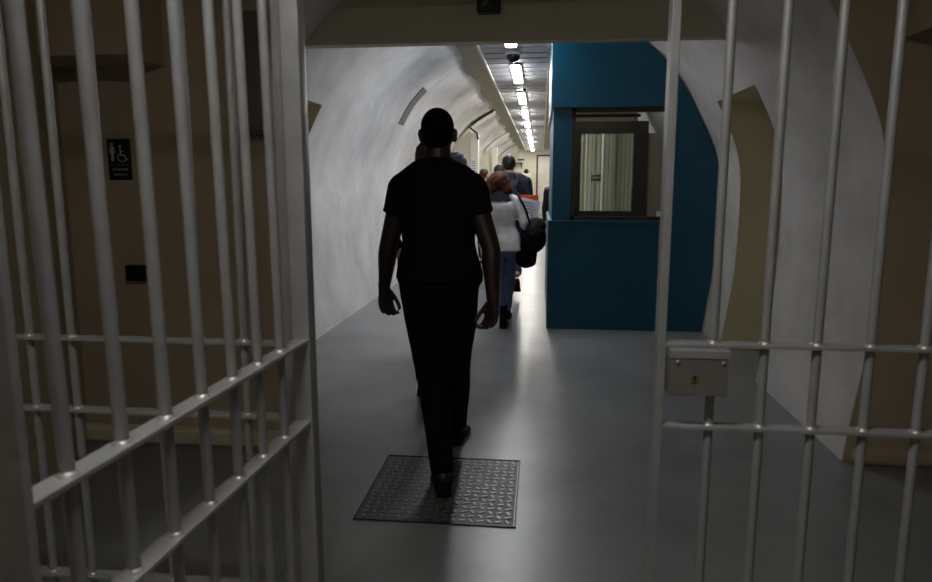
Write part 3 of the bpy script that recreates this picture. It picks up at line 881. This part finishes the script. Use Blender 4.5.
t = thing('paper_sheets', 'white printed sheets held against the orange folder', 'papers', (-.135, 7.27, 1.21), -.1)
Rt = Matrix.Rotation(math.radians(12), 3, 'Y')
b = MB(); b.box((-.12, -.004, -.12), (.115, .002, .125))
for v in b.bm.verts: v.co = Rt @ v.co
b.build('sheets', 'paper', t)
b = MB()
for i in range(7): b.box((-.09, -.006, .08 - i * .03), (.05 + .03 * ((i * 7) % 3) / 2, -.004, .085 - i * .03))
for v in b.bm.verts: v.co = Rt @ v.co
b.build('print', 'ink', t)

# --- bald man in dark coat with backpack
J = stdJ(1.88, stride=.30, lead='l', lift=.12, sw=.205)
J['ar'] = (.13, -.27, .335); J['heelr'] = (.13, -.38, .09); J['fpr'] = .9; J['kr'] = (.12, .06, .55)
t, H, R = person('balding man in dark navy coat ahead of the grey jacket woman', (-.42, 9.0, 0), J, skin='skin_tan', g=1.12, shirt='navy', trousers='dark_denim', hem=.84, wr=.010, hk=1.05)
b = Org(); b.ell(H + V((0, -.035, .022)), (.090, .092, .094)); b.ell(H + V((0, -.045, -.035)), (.074, .060, .06)); b.ell(H + V((0, .0, .01)), (.082, .06, .06))
b.build('hair', 'hair_dark', t, voxel=.01, smooth=2)
b = Org(); nk = V(J['neck']); b.limb([(*(nk + V((0, -.02, -.05))), .13, .10), (*(nk + V((0, -.01, .04))), .095, .09)], round_=False, n=24); b.build('hood', 'navy', t, voxel=.01, smooth=3, wr=.01)
t = thing('backpack', 'dark backpack worn by the balding man in the navy coat', 'backpack', (-.42, 8.76, 1.28))
b = Org(); b.limb([(0, 0, .17, .12, .06), (0, -.02, 0, .155, .09), (0, -.02, -.20, .15, .09)]); b.build('pack', 'navy', t, voxel=.012, smooth=4, wr=.01)
for sx in (-1, 1): MB().tube([(sx * .10, .04, .18), (sx * .13, .12, .25), (sx * .14, .24, .22)], .016, n=8).build('strap', 'blackmetal', t, True)

# --- others further down
J = stdJ(1.80, stride=.25, lead='r')
t, H, R = person('dark-haired person mostly hidden behind the balding man', (-.665, 11.0, 0), J, skin='skin_tan', shirt='navy', trousers='dark_denim', hem=.84)
b = Org(); b.ell(H + V((0, -.02, .03)), (.092, .10, .09)); b.ell(H + V((0, -.04, -.05)), (.08, .07, .07)); b.build('hair', 'hair_dark', t, voxel=.011, smooth=2, wr=.008, ws=20)
J = stdJ(1.76, stride=.22, lead='l')
t, H, R = person('brown-haired person in the distance turned sideways in the corridor', (-1.02, 12.6, 0), J, yaw=0, skin='skin_light', shirt='black_twill', trousers='dark_denim', hem=.84, head_yaw=-1.0)
b = Org(); b.ell(H + R @ V((0, -.03, .04)), (.088, .092, .085)); b.ell(H + R @ V((0, -.06, -.03)), (.078, .055, .07)); b.build('hair', 'hair_brown', t, voxel=.011, smooth=2, wr=.008, ws=20)
J = stdJ(1.765, stride=.20, lead='l')
t, H, R = person('person in lavender-grey knit cap, hidden behind the man in black', (-.755, 6.05, 0), J, skin='skin_light', fem=True, shirt='plum', trousers='dark_denim', hem=.84)
b = Org(); b.ell(H + V((0, -.01, .045)), (.096, .105, .088)); b.ell(H + V((.03, -.04, -.03)), (.07, .065, .06)); b.build('knit_cap', 'knit', t, voxel=.009, smooth=2, wr=.014, ws=30)
J = stdJ(1.79, stride=.18, lead='r', sw=.165)
J['al'] = (-.03, -.10, .085); J['heell'] = (-.03, -.15, 0); J['ar'] = (.07, .2, .085); J['kl'] = (-.05, 0, .49)
J['el'] = (-.25, -.05, 1.14); J['wl'] = (-.20, .12, .98)
t, H, R = person('long-haired person just ahead of the man in black, nearly hidden', (-.79, 4.75, 0), J, skin='skin_light', fem=True, shirt='black_cotton', trousers='dark_denim', hem=.86)
b = Org(); b.ell(H + V((0, -.02, .03)), (.088, .10, .095)); b.limb([(*(H + V((0, -.03, .0))), .085, .085), (*(H + V((-.01, -.05, -.12))), .088, .07), (*(H + V((-.01, -.06, -.24))), .085, .05)])
b.build('hair', 'hair_brown', t, voxel=.01, smooth=2, wr=.01, ws=20)
t = thing('hip_pouch', 'tan canvas pouch at the hip of the long-haired person', 'bag', (-.96, 4.72, .93))
b = Org(); b.limb([(0, 0, .07, .05, .06), (.01, 0, 0, .055, .08), (.02, 0, -.07, .05, .07)]); b.build('bag_body', 'tan_cloth', t, voxel=.009, smooth=3, wr=.006)
MB().tube([(0, 0, .10), (.03, .04, .16), (.07, .07, .20)], .008, n=8).build('strap', 'tan_cloth', t, True)
J = stdJ(1.72, stride=.08, lead='r')
t, H, R = person('person in black padded coat standing partly hidden behind the teal booth', (.31, 11.3, 0), J, skin='skin_tan', shirt='blackmetal', trousers='black_twill', hem=.84, wr=.012)
b = Org(); b.ell(H + V((0, -.02, .03)), (.09, .10, .095)); b.build('hair', 'hair_dark', t, voxel=.011, smooth=2)

# ------------------------------------------------------------------ camera, world, view
cd = bpy.data.cameras.new('camera'); cam = bpy.data.objects.new('camera', cd); link(cam)
F = 680.0
cd.sensor_width = 36; cd.sensor_fit = 'HORIZONTAL'; cd.lens = F / 932 * 36
cd.clip_start = .02
cd.dof.use_dof = True; cd.dof.focus_distance = 5.5; cd.dof.aperture_fstop = 5.6
th = math.atan(108 / F); ps = math.atan(75 * math.cos(th) / F)
cam.location = (0, 0, 1.5); cam.rotation_euler = (PI / 2 - th, 0, ps)
sc.camera = cam
w = bpy.data.worlds.new('world'); sc.world = w; w.use_nodes = True
w.node_tree.nodes['Background'].inputs['Color'].default_value = (0.02, 0.02, 0.02, 1)
w.node_tree.nodes['Background'].inputs['Strength'].default_value = 0.0
sc.view_settings.view_transform = 'Standard'; sc.view_settings.look = 'None'
sc.view_settings.exposure = 1.42; sc.view_settings.gamma = 1.0
sc.view_settings.use_curve_mapping = False
sc.cycles.use_denoising = True
sc.cycles.max_bounces = 10; sc.cycles.diffuse_bounces = 5; sc.cycles.glossy_bounces = 4; sc.cycles.transparent_max_bounces = 12
sc.cycles.sample_clamp_indirect = 6.0
